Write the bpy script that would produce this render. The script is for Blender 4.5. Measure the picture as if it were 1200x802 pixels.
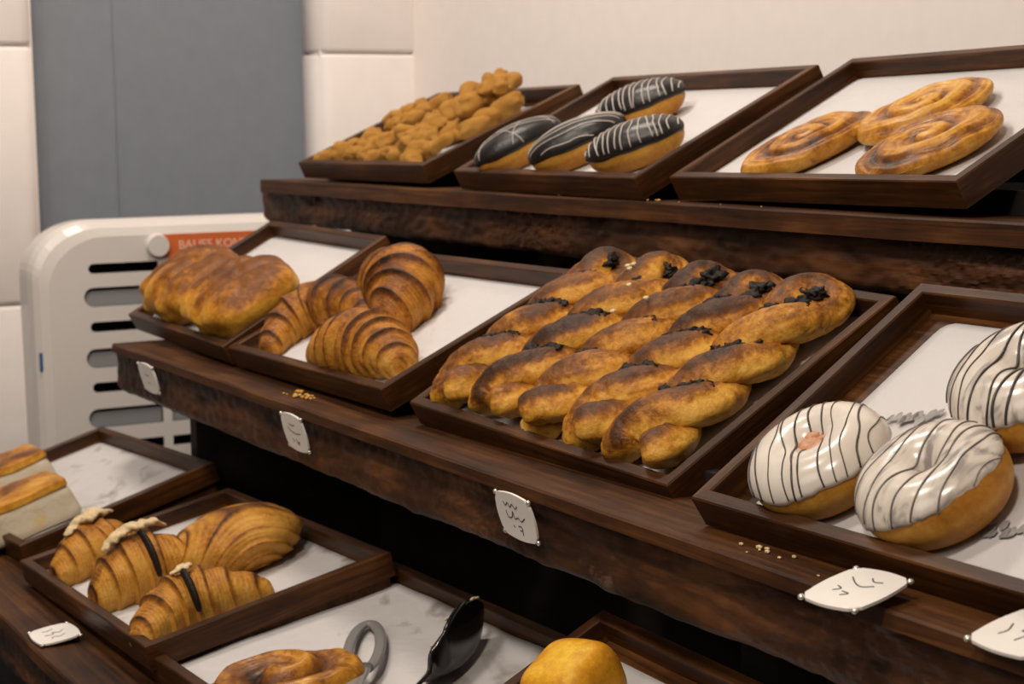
import bpy, bmesh, math, random
from mathutils import Vector, Matrix, noise
PI = math.pi
for o in list(bpy.data.objects): bpy.data.objects.remove(o)
scene = bpy.context.scene
COL = scene.collection
Z0 = 1.40                       # camera height above the shop floor

# ------------------------------------------------------------------ camera
cam = bpy.data.cameras.new('camera'); cam_o = bpy.data.objects.new('camera', cam); COL.objects.link(cam_o)
F_PX, YAW, PITCH, ROLL = 2087.445, 1.0618172, 0.1216602, -0.0119823
fw = Vector((-math.sin(YAW)*math.cos(PITCH), math.cos(YAW)*math.cos(PITCH), -math.sin(PITCH)))
rt = Vector((math.cos(YAW), math.sin(YAW), 0)); up = rt.cross(fw)
rt2 = rt*math.cos(ROLL)+up*math.sin(ROLL); up2 = -rt*math.sin(ROLL)+up*math.cos(ROLL)
M = Matrix((rt2, up2, -fw)).transposed().to_4x4(); M.translation = Vector((0, 0, Z0))
cam_o.matrix_world = M
cam.sensor_fit = 'HORIZONTAL'; cam.sensor_width = 36.0; cam.lens = F_PX*36/1200
cam.clip_start = .02
cam.dof.use_dof = True; cam.dof.focus_distance = 1.12; cam.dof.aperture_fstop = 16.0
scene.camera = cam_o

# ------------------------------------------------------------------ world, lamps, exposure
w = bpy.data.worlds.new('world'); scene.world = w; w.use_nodes = True
bg = w.node_tree.nodes['Background']; bg.inputs[0].default_value = (1.0, .84, .70, 1); bg.inputs[1].default_value = .065
def area(name, loc, target, size, power, color):
    l = bpy.data.lights.new(name, 'AREA'); l.shape = 'DISK'; l.size = size; l.energy = power; l.color = color
    o = bpy.data.objects.new(name, l); COL.objects.link(o); o.location = loc
    o.rotation_euler = (Vector(target)-Vector(loc)).to_track_quat('-Z', 'Y').to_euler()
    return o
WARM = (1.0, .885, .76)
area('ceiling_lamp_near', (-.15, -.35, Z0+1.25), (-.85, .65, Z0-.2), .24, 13.5, WARM)
area('ceiling_lamp_middle', (-1.15, -.30, Z0+1.3), (-1.5, .75, Z0-.2), .26, 11, WARM)
area('ceiling_lamp_far', (-1.75, .55, Z0+1.3), (-2.2, 1.2, Z0+.1), .40, 16.5, (1.0, .90, .79))
area('ceiling_lamp_room', (-.3, -1.8, Z0+1.2), (-1.5, .7, Z0-.3), 1.2, 16, (1.0, .90, .80))
scene.view_settings.view_transform = 'Standard'; scene.view_settings.look = 'None'
scene.view_settings.exposure = 0.0; scene.view_settings.gamma = 1.0; scene.view_settings.use_curve_mapping = False

# ------------------------------------------------------------------ materials
def new_mat(name):
    m = bpy.data.materials.new(name); m.use_nodes = True
    nt = m.node_tree; b = nt.nodes['Principled BSDF']
    return m, nt, b
def nd(nt, t, **kw):
    n = nt.nodes.new(t)
    for k, v in kw.items():
        if k in n.inputs: n.inputs[k].default_value = v
        else: setattr(n, k, v)
    return n
def ramp(nt, stops):
    r = nt.nodes.new('ShaderNodeValToRGB'); e = r.color_ramp.elements
    e[0].position, e[0].color = stops[0][0], (*stops[0][1], 1)
    e[1].position, e[1].color = stops[-1][0], (*stops[-1][1], 1)
    for p, c in stops[1:-1]:
        x = e.new(p); x.color = (*c, 1)
    return r
def coords(nt, scale=(1, 1, 1)):
    tc = nt.nodes.new('ShaderNodeTexCoord'); mp = nt.nodes.new('ShaderNodeMapping')
    mp.inputs['Scale'].default_value = scale
    nt.links.new(tc.outputs['Object'], mp.inputs['Vector']); return mp.outputs[0]
def bump(nt, b, h, strength, dist):
    bp = nt.nodes.new('ShaderNodeBump'); bp.inputs['Strength'].default_value = strength; bp.inputs['Distance'].default_value = dist
    nt.links.new(h, bp.inputs['Height']); nt.links.new(bp.outputs[0], b.inputs['Normal'])
def plain(name, col, rough=.5, spec=.5, bscale=0, bdist=.001, var=0, metallic=0):
    m, nt, b = new_mat(name)
    b.inputs['Base Color'].default_value = (*col, 1); b.inputs['Roughness'].default_value = rough
    b.inputs['Specular IOR Level'].default_value = spec; b.inputs['Metallic'].default_value = metallic
    v = coords(nt)
    n = nd(nt, 'ShaderNodeTexNoise', Scale=bscale or 30.0, Detail=4.0); nt.links.new(v, n.inputs['Vector'])
    if bscale: bump(nt, b, n.outputs['Fac'], .5, bdist)
    if var:
        r = ramp(nt, [(.3, tuple(c*(1-var) for c in col)), (.7, tuple(min(1, c*(1+var)) for c in col))])
        nt.links.new(n.outputs['Fac'], r.inputs[0]); nt.links.new(r.outputs[0], b.inputs['Base Color'])
    return m
def wood(name, dark, mid, light, rough=.45, gs=(5, 60, 60), wear=0.0, spec=.4):
    m, nt, b = new_mat(name)
    v = coords(nt, gs)
    n = nd(nt, 'ShaderNodeTexNoise', Scale=1.0, Detail=7.0, Roughness=.62, Distortion=.6); nt.links.new(v, n.inputs['Vector'])
    v2 = coords(nt, (9, 14, 14))
    n2 = nd(nt, 'ShaderNodeTexNoise', Scale=1.0, Detail=5.0, Roughness=.6); nt.links.new(v2, n2.inputs['Vector'])
    mx = nd(nt, 'ShaderNodeMix'); mx.data_type = 'FLOAT'; mx.inputs[0].default_value = .45
    nt.links.new(n.outputs['Fac'], mx.inputs[2]); nt.links.new(n2.outputs['Fac'], mx.inputs[3])
    r = ramp(nt, [(.36, dark), (.50, mid), (.64, light)])
    nt.links.new(mx.outputs[0], r.inputs[0])
    out = r.outputs[0]
    if wear:
        n3 = nd(nt, 'ShaderNodeTexNoise', Scale=26.0, Detail=6.0, Roughness=.7); nt.links.new(coords(nt, (.6, 1, 1)), n3.inputs['Vector'])
        rr = ramp(nt, [(.62, (0, 0, 0)), (.72, (wear, wear, wear))]); nt.links.new(n3.outputs['Fac'], rr.inputs[0])
        m2 = nd(nt, 'ShaderNodeMix'); m2.data_type = 'RGBA'
        nt.links.new(rr.outputs[0], m2.inputs[0]); nt.links.new(out, m2.inputs[6]); m2.inputs[7].default_value = (.20, .14, .10, 1)
        out = m2.outputs[2]
    nt.links.new(out, b.inputs['Base Color'])
    b.inputs['Roughness'].default_value = rough; b.inputs['Specular IOR Level'].default_value = spec
    bump(nt, b, n.outputs['Fac'], .35, .0012)
    return m
def pastry(name, stops, rough=.42, grain=260.0, bdist=.0009, coat=.0, vary=1.25):
    """colour follows the baking tone stored on the mesh (0 pale dough .. 1 dark crust)"""
    m, nt, b = new_mat(name)
    a = nd(nt, 'ShaderNodeAttribute', attribute_name='tone')
    v = coords(nt)
    n = nd(nt, 'ShaderNodeTexNoise', Scale=48.0, Detail=8.0, Roughness=.72, Distortion=.4); nt.links.new(v, n.inputs['Vector'])
    n2 = nd(nt, 'ShaderNodeTexNoise', Scale=grain, Detail=5.0, Roughness=.65); nt.links.new(v, n2.inputs['Vector'])
    s = nd(nt, 'ShaderNodeMath', operation='MULTIPLY_ADD'); s.inputs[1].default_value = vary; s.inputs[2].default_value = -vary/2
    nt.links.new(n.outputs['Fac'], s.inputs[0])
    s2 = nd(nt, 'ShaderNodeMath', operation='MULTIPLY_ADD'); s2.inputs[1].default_value = vary*.5; s2.inputs[2].default_value = -vary*.25
    nt.links.new(n2.outputs['Fac'], s2.inputs[0])
    ad0 = nd(nt, 'ShaderNodeMath', operation='ADD'); nt.links.new(a.outputs['Fac'], ad0.inputs[0]); nt.links.new(s.outputs[0], ad0.inputs[1])
    ad = nd(nt, 'ShaderNodeMath', operation='ADD'); nt.links.new(ad0.outputs[0], ad.inputs[0]); nt.links.new(s2.outputs[0], ad.inputs[1])
    r = ramp(nt, stops); nt.links.new(ad.outputs[0], r.inputs[0]); nt.links.new(r.outputs[0], b.inputs['Base Color'])
    b.inputs['Roughness'].default_value = rough; b.inputs['Specular IOR Level'].default_value = .20
    if coat: b.inputs['Coat Weight'].default_value = coat; b.inputs['Coat Roughness'].default_value = .25
    bump(nt, b, n2.outputs['Fac'], .8, bdist*1.5)
    return m
PALE, GOLD, BROWN, DARK = (.62, .33, .085), (.43, .185, .032), (.19, .070, .016), (.040, .016, .008)
MAT = {}
MAT['tray_wood'] = wood('walnut_tray_wood', (.014, .0046, .0013), (.054, .0180, .0038), (.135, .050, .0115), .44, (8, 150, 150), spec=.25)
MAT['board_wood'] = wood('walnut_board_wood', (.016, .0054, .0016), (.058, .0192, .0044), (.130, .049, .0120), .55, (7, 150, 150), spec=.25)
MAT['apron_wood'] = wood('rough_apron_wood', (.010, .0045, .0022), (.056, .0200, .0070), (.150, .057, .0190), .55, (9, 40, 60), wear=.6, spec=.25)
MAT['void_shade_wood'] = wood('shade_toned_carcass_wood', (.006, .004, .003), (.012, .007, .005), (.02, .012, .008), .7)  # near-black tone puts the shade of the void into the wood colour
MAT['croissant'] = pastry('croissant_crust', [(0, (.62, .32, .065)), (.33, (.46, .18, .020)), (.60, (.20, .066, .011)), (1, (.030, .012, .007))], .40, 300)
MAT['nut_croissant'] = pastry('nut_croissant_crust', [(0, (.62, .33, .065)), (.35, (.48, .20, .022)), (.65, (.23, .080, .012)), (1, (.035, .014, .007))], .40, 300)
MAT['twist'] = pastry('twist_crust', [(0, (.68, .37, .060)), (.24, (.52, .22, .022)), (.46, (.25, .086, .013)), (.72, (.105, .038, .010)), (1, (.045, .018, .008))], .36, 240, .001)
MAT['loaf'] = pastry('loaf_crust', [(0, (.70, .37, .050)), (.30, (.50, .20, .020)), (.58, (.21, .070, .011)), (1, (.07, .026, .010))], .38, 220, .0007)
MAT['swirl'] = pastry('swirl_crust', [(0, (.70, .39, .075)), (.32, (.52, .22, .024)), (.60, (.23, .078, .012)), (1, (.035, .014, .007))], .33, 200, .0006, .15)
MAT['cookie'] = pastry('cookie_crust', [(0, (.66, .37, .09)), (.5, (.52, .24, .042)), (1, (.24, .09, .018))], .7, 320, .0012)
MAT['bun'] = pastry('bun_crust', [(0, (.86, .52, .035)), (.35, (.66, .29, .016)), (1, (.32, .11, .012))], .4, 200, .0007)
MAT['dough'] = pastry('fried_dough', [(0, (.62, .32, .055)), (.45, (.44, .18, .024)), (1, (.20, .07, .012))], .4, 220, .0005)
MAT['crumb'] = pastry('pale_crumb', [(0, (.60, .52, .40)), (.4, (.56, .46, .32)), (.7, (.66, .42, .08)), (1, (.30, .12, .03))], .7, 160, .001)
MAT['chocolate'] = plain('dark_chocolate_filling', (.010, .005, .003), .6, .3, 400, .003)
MAT['choc_icing'] = plain('chocolate_icing', (.013, .0105, .0095), .36, .45, 70, .0022)
MAT['drizzle_white'] = plain('white_drizzle', (.52, .46, .42), .4)
MAT['drizzle_dark'] = plain('dark_drizzle', (.040, .030, .026), .35)
MAT['drizzle_grey'] = plain('grey_drizzle', (.15, .125, .11), .35)
MAT['cream'] = plain('nut_cream', (.66, .50, .28), .55, .4, 260, .002, .2)
MAT['bare'] = plain('bare_dough_patch', (.56, .27, .15), .5, .4, 200, .001, .25)
def icing():
    m, nt, b = new_mat('white_icing')
    v = coords(nt, (1, 1, 1))
    n = nd(nt, 'ShaderNodeTexNoise', Scale=45.0, Detail=3.0); nt.links.new(v, n.inputs['Vector'])
    r = ramp(nt, [(.35, (.66, .58, .50)), (.6, (.74, .67, .59))]); nt.links.new(n.outputs['Fac'], r.inputs[0])
    nt.links.new(r.outputs[0], b.inputs['Base Color']); b.inputs['Roughness'].default_value = .22
    b.inputs['Subsurface Weight'].default_value = .05
    bump(nt, b, n.outputs['Fac'], .25, .001); return m
def marbled():
    m, nt, b = new_mat('marbled_icing')
    v = coords(nt, (1, .28, .6))
    n = nd(nt, 'ShaderNodeTexNoise', Scale=95.0, Detail=3.0, Distortion=1.2); nt.links.new(v, n.inputs['Vector'])
    r = ramp(nt, [(.36, (.30, .265, .24)), (.47, (.62, .545, .47)), (.7, (.74, .67, .59))]); nt.links.new(n.outputs['Fac'], r.inputs[0])
    nt.links.new(r.outputs[0], b.inputs['Base Color']); b.inputs['Roughness'].default_value = .22
    bump(nt, b, n.outputs['Fac'], .2, .001); return m
MAT['icing'] = icing(); MAT['marbled'] = marbled()
def paper(name, lo, hi, scale, stain):
    m, nt, b = new_mat(name)
    v = coords(nt, (1, 1, 1))
    n = nd(nt, 'ShaderNodeTexNoise', Scale=scale, Detail=5.0, Roughness=.55, Distortion=.5); nt.links.new(v, n.inputs['Vector'])
    r = ramp(nt, [(lo, (.60, .57, .565)), (hi, stain)]); nt.links.new(n.outputs['Fac'], r.inputs[0])
    nt.links.new(r.outputs[0], b.inputs['Base Color']); b.inputs['Roughness'].default_value = .6
    n2 = nd(nt, 'ShaderNodeTexNoise', Scale=22.0, Detail=5.0, Distortion=1.0); nt.links.new(v, n2.inputs['Vector'])
    bump(nt, b, n2.outputs['Fac'], .5, .005); return m
MAT['paper_clean'] = paper('greaseproof_paper', .66, .74, 12, (.45, .41, .38))
MAT['paper_stained'] = paper('stained_greaseproof_paper', .57, .66, 14, (.33, .30, .28))
MAT['paper_smudge'] = plain('grey_print_smudge', (.30, .28, .265), .6, .3, 90, .0005, .35)
MAT['tag'] = plain('white_tag_card', (.80, .76, .71), .35, .5, 25, .0004, .05)
MAT['ink'] = plain('handwriting_ink', (.05, .045, .04), .5)
MAT['clip'] = plain('silver_corner_clip', (.72, .68, .62), .25, .6, metallic=.7)
MAT['plastic'] = plain('white_plastic', (.66, .61, .575), .28, .5, 4, .001)
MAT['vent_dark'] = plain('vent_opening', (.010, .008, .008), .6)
MAT['louvre'] = plain('grey_louvre', (.25, .25, .26), .45)
MAT['orange'] = plain('orange_label', (.62, .14, .035), .45)
MAT['label_text'] = plain('label_lettering', (.85, .55, .42), .5)
MAT['blue'] = plain('blue_sticker', (.03, .09, .25), .4)
MAT['wall'] = plain('cream_wall_paint', (.81, .735, .695), .75, .2, 40, .0006, .02)
MAT['block'] = plain('painted_pilaster', (.79, .73, .70), .7, .2, 30, .0008, .02)
MAT['bluewall'] = plain('blue_grey_wall_paint', (.185, .205, .235), .7, .2, 40, .0006, .03)
MAT['floor'] = plain('brown_floor', (.10, .07, .05), .5, .4, 10, .001, .3)
MAT['black_plastic'] = plain('black_plastic', (.010, .008, .007), .18, .5)
def clear_plastic():
    m, nt, b = new_mat('grey_clear_plastic')
    b.inputs['Base Color'].default_value = (.30, .29, .28, 1); b.inputs['Roughness'].default_value = .2
    b.inputs['Transmission Weight'].default_value = .25; b.inputs['IOR'].default_value = 1.45
    n = nd(nt, 'ShaderNodeTexNoise', Scale=60.0); bump(nt, b, n.outputs['Fac'], .1, .001); return m
MAT['clear'] = clear_plastic()

# ------------------------------------------------------------------ object helpers
def mesh_obj(name, verts, faces, mat, parent=None, smooth=True, tone=None, mats=None, fmat=None):
    me = bpy.data.meshes.new(name); me.from_pydata([tuple(v) for v in verts], [], faces); me.update()
    if smooth: me.polygons.foreach_set('use_smooth', [True]*len(me.polygons))
    if tone is not None:
        a = me.attributes.new('tone', 'FLOAT', 'POINT'); a.data.foreach_set('value', tone)
    for mm in (mats or [mat]): me.materials.append(mm)
    if fmat: me.polygons.foreach_set('material_index', fmat)
    o = bpy.data.objects.new(name, me); COL.objects.link(o)
    if parent: o.parent = parent
    return o
def bm_obj(name, bm, mat, parent=None, smooth=False):
    me = bpy.data.meshes.new(name); bmesh.ops.recalc_face_normals(bm, faces=bm.faces[:]); bm.to_mesh(me); bm.free()
    if smooth: me.polygons.foreach_set('use_smooth', [True]*len(me.polygons))
    me.materials.append(mat)
    o = bpy.data.objects.new(name, me); COL.objects.link(o)
    if parent: o.parent = parent
    return o
def thing(name, label, cat, mat4=None, group=None):
    o = bpy.data.objects.new(name, None); COL.objects.link(o); o.empty_display_size = .02
    o['label'] = label; o['category'] = cat
    if group: o['group'] = group
    if mat4 is not None: o.matrix_world = mat4
    return o
def tag(o, label, cat, group=None):
    o['label'] = label; o['category'] = cat
    if group: o['group'] = group
    return o
def add_box(bm, lo, hi, bev=0):
    g = bmesh.ops.create_cube(bm, size=1); vs = g['verts']
    for v in vs:
        v.co = Vector([lo[i]+(hi[i]-lo[i])*(v.co[i]+.5) for i in range(3)])
    if bev:
        es = list({e for v in vs for e in v.link_edges})
        bmesh.ops.bevel(bm, geom=es, offset=bev, segments=2, affect='EDGES', profile=.6)
def box(name, lo, hi, mat, parent=None, bev=0):
    bm = bmesh.new(); add_box(bm, lo, hi, bev); return bm_obj(name, bm, mat, parent)
def fbm(p, k=3):
    s, a = 0, 1
    for _ in range(k):
        s += a*noise.noise(p); p = p*2.03; a *= .5
    return s
def catmull(P, n):
    P = [Vector(p) for p in P]; P = [2*P[0]-P[1]]+P+[2*P[-1]-P[-2]]; out = []
    m = len(P)-3
    for i in range(n):
        t = i/(n-1)*m; k = min(int(t), m-1); t -= k
        a, b, c, d = P[k:k+4]
        out.append(.5*((2*b)+(c-a)*t+(2*a-5*b+4*c-d)*t*t+(3*b-a-3*c+d)*t**3))
    return out
def grid_faces(ns, nt, closed_t=True, off=0, caps=True):
    f = []
    for i in range(ns-1):
        for j in range(nt if closed_t else nt-1):
            a = off+i*nt+j; b = off+i*nt+(j+1) % nt
            f.append((a, b, b+nt, a+nt))
    if caps and closed_t:
        f.append(tuple(off+j for j in reversed(range(nt)))); f.append(tuple(off+(ns-1)*nt+j for j in range(nt)))
    return f
def tube(pts, r, nt=8, flat=1.0, upv=Vector((0, 0, 1))):
    """plain swept tube; r is a number or function of 0..1"""
    V = []; n = len(pts)
    for i, p in enumerate(pts):
        t = (pts[min(i+1, n-1)]-pts[max(i-1, 0)]).normalized()
        s = t.cross(upv)
        if s.length < 1e-4: s = t.cross(Vector((1, 0, 0)))
        s.normalize(); u2 = s.cross(t)
        rr = r(i/(n-1)) if callable(r) else r
        for j in range(nt):
            a = 2*PI*j/nt; V.append(p+s*(rr*math.cos(a))+u2*(rr*flat*math.sin(a)))
    return V, grid_faces(n, nt)
def tubes_obj(name, lines, r, mat, parent, nt=6, flat=.7):
    V, Fc = [], []
    for pts in lines:
        if len(pts) < 2: continue
        v, f = tube(pts, r, nt, flat); k = len(V); V += v; Fc += [tuple(x+k for x in q) for q in f]
    return mesh_obj(name, V, Fc, mat, parent)

# ------------------------------------------------------------------ the room (setting)
def struct(o): o['kind'] = 'structure'; return o
WY, WX = 1.25, -2.546
struct(box('floor', (-3.2, -3.0, -.05), (1.8, 1.45, 0), MAT['floor']))
struct(box('wall_back', (-2.62, WY, 0), (1.8, WY+.1, 3.0), MAT['wall']))
struct(box('wall_left', (-2.75, -3.0, 0), (-2.600, 1.36, 3.0), MAT['bluewall']))
struct(box('trim_3', (-2.600, .640, 0), (-2.596, .783, 3.0), MAT['bluewall']))        # door casing strip on the blue wall
def pilaster(name, y0, y1, joints):
    e = bpy.data.objects.new(name, None); COL.objects.link(e); e['kind'] = 'structure'
    for k in range(len(joints)-1):
        z0, z1 = joints[k]+.0012, joints[k+1]-.0012
        bm = bmesh.new(); prof = []
        n = 14; c = (y0+y1)/2; h = (y1-y0)/2
        for i in range(n+1):
            s = -1+2*i/n
            prof.append((WX-.06+.060*(1-abs(s)**18)**.5, c+h*s))
        rows = []
        for q, (dz, ins) in enumerate(((0, .006), (.0015, .002), (.006, 0), (-.006, 0), (-.0015, .002), (0, .006))):
            z = z0+dz if q < 3 else z1+dz
            ks = 1-ins/h
            rows.append([bm.verts.new((WX-.06+(x-WX+.06)*(1-ins/.06), c+(y-c)*ks, z)) for x, y in prof])
        for a, b in zip(rows, rows[1:]):
            for i in range(n): bm.faces.new((a[i], a[i+1], b[i+1], b[i]))
            bm.faces.new((a[n], a[0], b[0], b[n]))
        bm.faces.new(rows[0]); bm.faces.new(list(reversed(rows[-1])))
        bm_obj('block', bm, MAT['block'], e, True)
    box('core', (WX-.06, y0+.012, 0), (WX-.010, y1-.012, 3.0), MAT['block'], e)
jr = [Z0+.112+.388*k for k in range(-4, 5)]; jr[0] = 0.0; jl = [Z0+.118+.365*k for k in range(-4, 5)]; jl[0] = 0.0
pilaster('trim_1', 1.083, WY+.03, jr)
pilaster('trim_2', .43, .667, jl)

# ------------------------------------------------------------------ trays
RAIL_T, RAIL_H, FLOOR_D = .0095, .0215, .0165
TR = {  # x0, y0, z0, yaw, tilt, roll (degrees), width, depth  (front-left corner of the rim)
 'twist': (-1.2588, .6083, -.2175, 1.709, 29.642, 2.118, .3384, .2216),
 'donut': (-.8468, .5912, -.2187, 1.530, 32.959, .268, .360, .2144),
 'crois': (-1.6629, .6058, -.2152, -.15, 25.265, -.534, .361, .2065),
 'bread': (-2.0126, .6130, -.2134, -1.994, 29.968, .288, .345, .206),
 'cook': (-2.0988, .8657, -.0445, -1.202, 23.685, -.324, .367, .216),
 'ecl': (-1.6636, .8604, -.0475, -2.655, 26.807, -.057, .3718, .2167),
 'pret': (-1.2714, .8654, -.0462, -1.664, 27.521, -.764, .3626, .2203),
 'b2': (-1.7229, .4072, -.4177, 1.146, 12.295, -1.429, .3784, .2241),
 'b3': (-1.3608, .4193, -.4184, 3.078, 10.529, .516, .360, .2324),
 'b1': (-2.1437, .4052, -.4281, 3.370, 16.205, -1.687, .3564, .2221),
 'b4': (-.982, .4227, -.4174, -.963, 27.0, .35, .360, .2132)}
LINERS = {}
def tray_frame(k):
    x, y, z, yw, ti, ro, W, D = TR[k]
    R = Matrix.Rotation(math.radians(yw), 4, 'Z') @ Matrix.Rotation(math.radians(ti), 4, 'X') @ Matrix.Rotation(math.radians(ro), 4, 'Y')
    return Matrix.Translation((x, y, z+Z0)) @ R
def place(k, u, v, yaw=0, h=0.0):
    return tray_frame(k) @ Matrix.Translation((u, v, -FLOOR_D+.0012+h)) @ Matrix.Rotation(math.radians(yaw), 4, 'Z')
def rail(name, L, M4, parent):
    t, h, c = RAIL_T, RAIL_H, .0009
    bm = bmesh.new()
    # mitred rail: local x along, y inward, z up (rim at 0); slightly eased rim edges
    prof = [(0, -h), (0, -c), (c, 0), (t-c, 0), (t, -c), (t, -h)]
    A = [bm.verts.new((y, y, z)) for y, z in prof]; B = [bm.verts.new((L-y, y, z)) for y, z in prof]
    n = len(prof)
    for i in range(n): bm.faces.new((A[i], A[(i+1) % n], B[(i+1) % n], B[i]))
    bm.faces.new(A); bm.faces.new(list(reversed(B)))
    o = bm_obj(name, bm, MAT['tray_wood'], parent); o.matrix_local = M4; return o
def make_tray(k, label, liner_label, pmat='paper_clean', liner=(.0, .0, .0, .0), curl=0.0, seed=0):
    W, D = TR[k][6], TR[k][7]
    root = thing('wooden_tray', label, 'tray', tray_frame(k), 'wooden pastry trays')
    rail('rail', W, Matrix.Identity(4), root)
    rail('rail', W, Matrix.Translation((W, D, 0)) @ Matrix.Rotation(PI, 4, 'Z'), root)
    rail('rail', D, Matrix.Translation((W, 0, 0)) @ Matrix.Rotation(PI/2, 4, 'Z'), root)
    rail('rail', D, Matrix.Translation((0, D, 0)) @ Matrix.Rotation(-PI/2, 4, 'Z'), root)
    box('base_panel', (RAIL_T*.6, RAIL_T*.6, -FLOOR_D-.004), (W-RAIL_T*.6, D-RAIL_T*.6, -FLOOR_D), MAT['tray_wood'], root)
    # paper liner, a thing of its own lying in the tray
    l, r, f, b = liner
    x0, x1, y0, y1 = RAIL_T+.001+l, W-RAIL_T-.001-r, RAIL_T+.001+f, D-RAIL_T-.001-b
    nx, ny = 40, 28; V = []
    rc = .010
    for j in range(ny+1):
        for i in range(nx+1):
            a, c = i/nx, j/ny
            x, y = x0+(x1-x0)*a, y0+(y1-y0)*c
            e = min(x-x0, x1-x, y-y0, y1-y)
            dx = max(0, rc-min(x-x0, x1-x)); dy = max(0, rc-min(y-y0, y1-y))     # rounded corners
            dd = math.hypot(dx, dy)
            if dd > rc:
                k2 = rc/dd; sx = 1 if x-x0 < x1-x else -1; sy = 1 if y-y0 < y1-y else -1
                x += sx*dx*(1-k2); y += sy*dy*(1-k2)
            p = Vector((x*9+seed*3.1, y*9, seed))
            z = .0006+.0022*max(0, noise.noise(p)+.2)*min(1, e/.02)
            z += curl*math.exp(-e/.012)*(.5+.5*noise.noise(Vector((x*20, y*20, seed+5))))
            V.append((x, y, -FLOOR_D+z))
    Fc = grid_faces(ny+1, nx+1, False)
    o = mesh_obj('paper_liner', V, Fc, MAT[pmat]); o.matrix_world = tray_frame(k)
    md = o.modifiers.new('thickness', 'SOLIDIFY'); md.thickness = .0003; md.offset = 1
    tag(o, liner_label, 'paper', 'paper tray liners'); LINERS[k] = o
    return root

def smudges(liner, k, spots, seed):
    rnd = random.Random(seed); V, Fc = [], []
    for u, v, n, du, dv in spots:
        for i in range(n):
            cx, cy = u+du*(i/(n-1)-.5)+rnd.uniform(-.0015, .0015), v+dv*(i/(n-1)-.5)+rnd.uniform(-.004, .004); r = rnd.uniform(.0018, .0042); b0 = len(V)
            for j in range(14):
                a = 2*PI*j/14; q = r*(1+.5*noise.noise(Vector((math.cos(a), math.sin(a), i+seed)))); V.append((cx+q*math.cos(a)*.8, cy+q*math.sin(a)*1.3, -FLOOR_D+.0034))
            Fc.append(tuple(range(b0, b0+14)))
    mesh_obj('smudged_print', V, Fc, MAT['paper_smudge'], liner, False)['kind'] = 'stuff'

# ------------------------------------------------------------------ stepped display stand
stand = thing('display_stand', 'dark brown three-tiered wooden stand with rough-edged boards holding the pastry trays', 'display stand', Matrix.Identity(4))
def board(x0, x1, y0, y1, zt, th, seed):
    n = 90; bm = bmesh.new(); rows = []
    c = .0015
    prof = [(y0, zt-th), (y0, zt-c), (y0+c, zt), (y1, zt), (y1, zt-th)]
    for i in range(n+1):
        x = x0+(x1-x0)*i/n
        w1 = .0014*noise.noise(Vector((x*7, seed, 0)))
        rows.append([bm.verts.new((x, y+(w1 if y < y1-.001 else 0), z+Z0+.0004*noise.noise(Vector((x*11, y*9, seed))))) for y, z in prof])
    m = len(prof)
    for a, b in zip(rows, rows[1:]):
        for i in range(m): bm.faces.new((a[i], a[(i+1) % m], b[(i+1) % m], b[i]))
    bm.faces.new(rows[0]); bm.faces.new(list(reversed(rows[-1])))
    return bm_obj('ledge_board', bm, MAT['board_wood'], stand)
def apron(x0, x1, yf, zt, zb, seed, th=.03):
    nx, nz = 800, 20; bm = bmesh.new()
    rows = []
    for i in range(nx+1):
        x = x0+(x1-x0)*i/nx
        e = min(1, (x-x0)/.03); endk = 1-(1-e)**2
        low = zb+.0035*noise.noise(Vector((x*6, seed, 0)))+.0015*noise.noise(Vector((x*40, seed, 2)))+(1-endk)*.012
        top = zt-.0005
        ring = []
        for j in range(nz+1):
            s = j/nz; z = low+(top-low)*s
            d = .0022*noise.noise(Vector((x*14, z*60, seed)))+.0016*noise.noise(Vector((x*60, z*130, seed)))+.0012*max(0, noise.noise(Vector((x*5, seed, 8)))+.1)*noise.noise(Vector((x*150, z*260, seed)))*2
            chip = noise.noise(Vector((x*9, seed+7, 1)))          # broken upper live edge
            if s > .62 and chip > .05: d += .012*min(1, (chip-.05)*4)*((s-.62)/.38)*(.6+.6*noise.noise(Vector((x*70, z*90, seed+3))))
            d += .006*max(0, (.18-s)/.18)**2
            ring.append(bm.verts.new((x, yf+d+(1-endk)*.01, z+Z0)))
        ring.append(bm.verts.new((x, yf+th, top+Z0))); ring.append(bm.verts.new((x, yf+th, low+Z0)))
        rows.append(ring)
    m = nz+3
    for a, b in zip(rows, rows[1:]):
        for i in range(m): bm.faces.new((a[i], a[(i+1) % m], b[(i+1) % m], b[i]))
    bm.faces.new(rows[0]); bm.faces.new(list(reversed(rows[-1])))
    return bm_obj('apron', bm, MAT['apron_wood'], stand, False)
def tilt_drop(k): return RAIL_H*math.cos(math.radians(TR[k][4]))
XR = -.25
board(-2.190, XR-.1, .850, .925, -.0675, .0165, 1)
apron(-2.235, XR-.1, .862, -.084, -.124, 2)
board(-1.942, XR, .572, .668, -.2375, .0095, 3)
apron(-1.985, XR, .583, -.2475, -.2945, 4)
board(-2.30, XR-.1, .364, .470, -.4425, .012, 5)
apron(-2.30, XR-.1, .378, -.456, -.510, 6)
# sloped rests, one under each tray
for k in TR:
    W, D = TR[k][6], TR[k][7]
    o = box('tray_rest', (.012, .062, -RAIL_H-.014), (W-.006, D-.004, -RAIL_H-.0004), MAT['board_wood'], stand); o.matrix_world = tray_frame(k)
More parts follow.
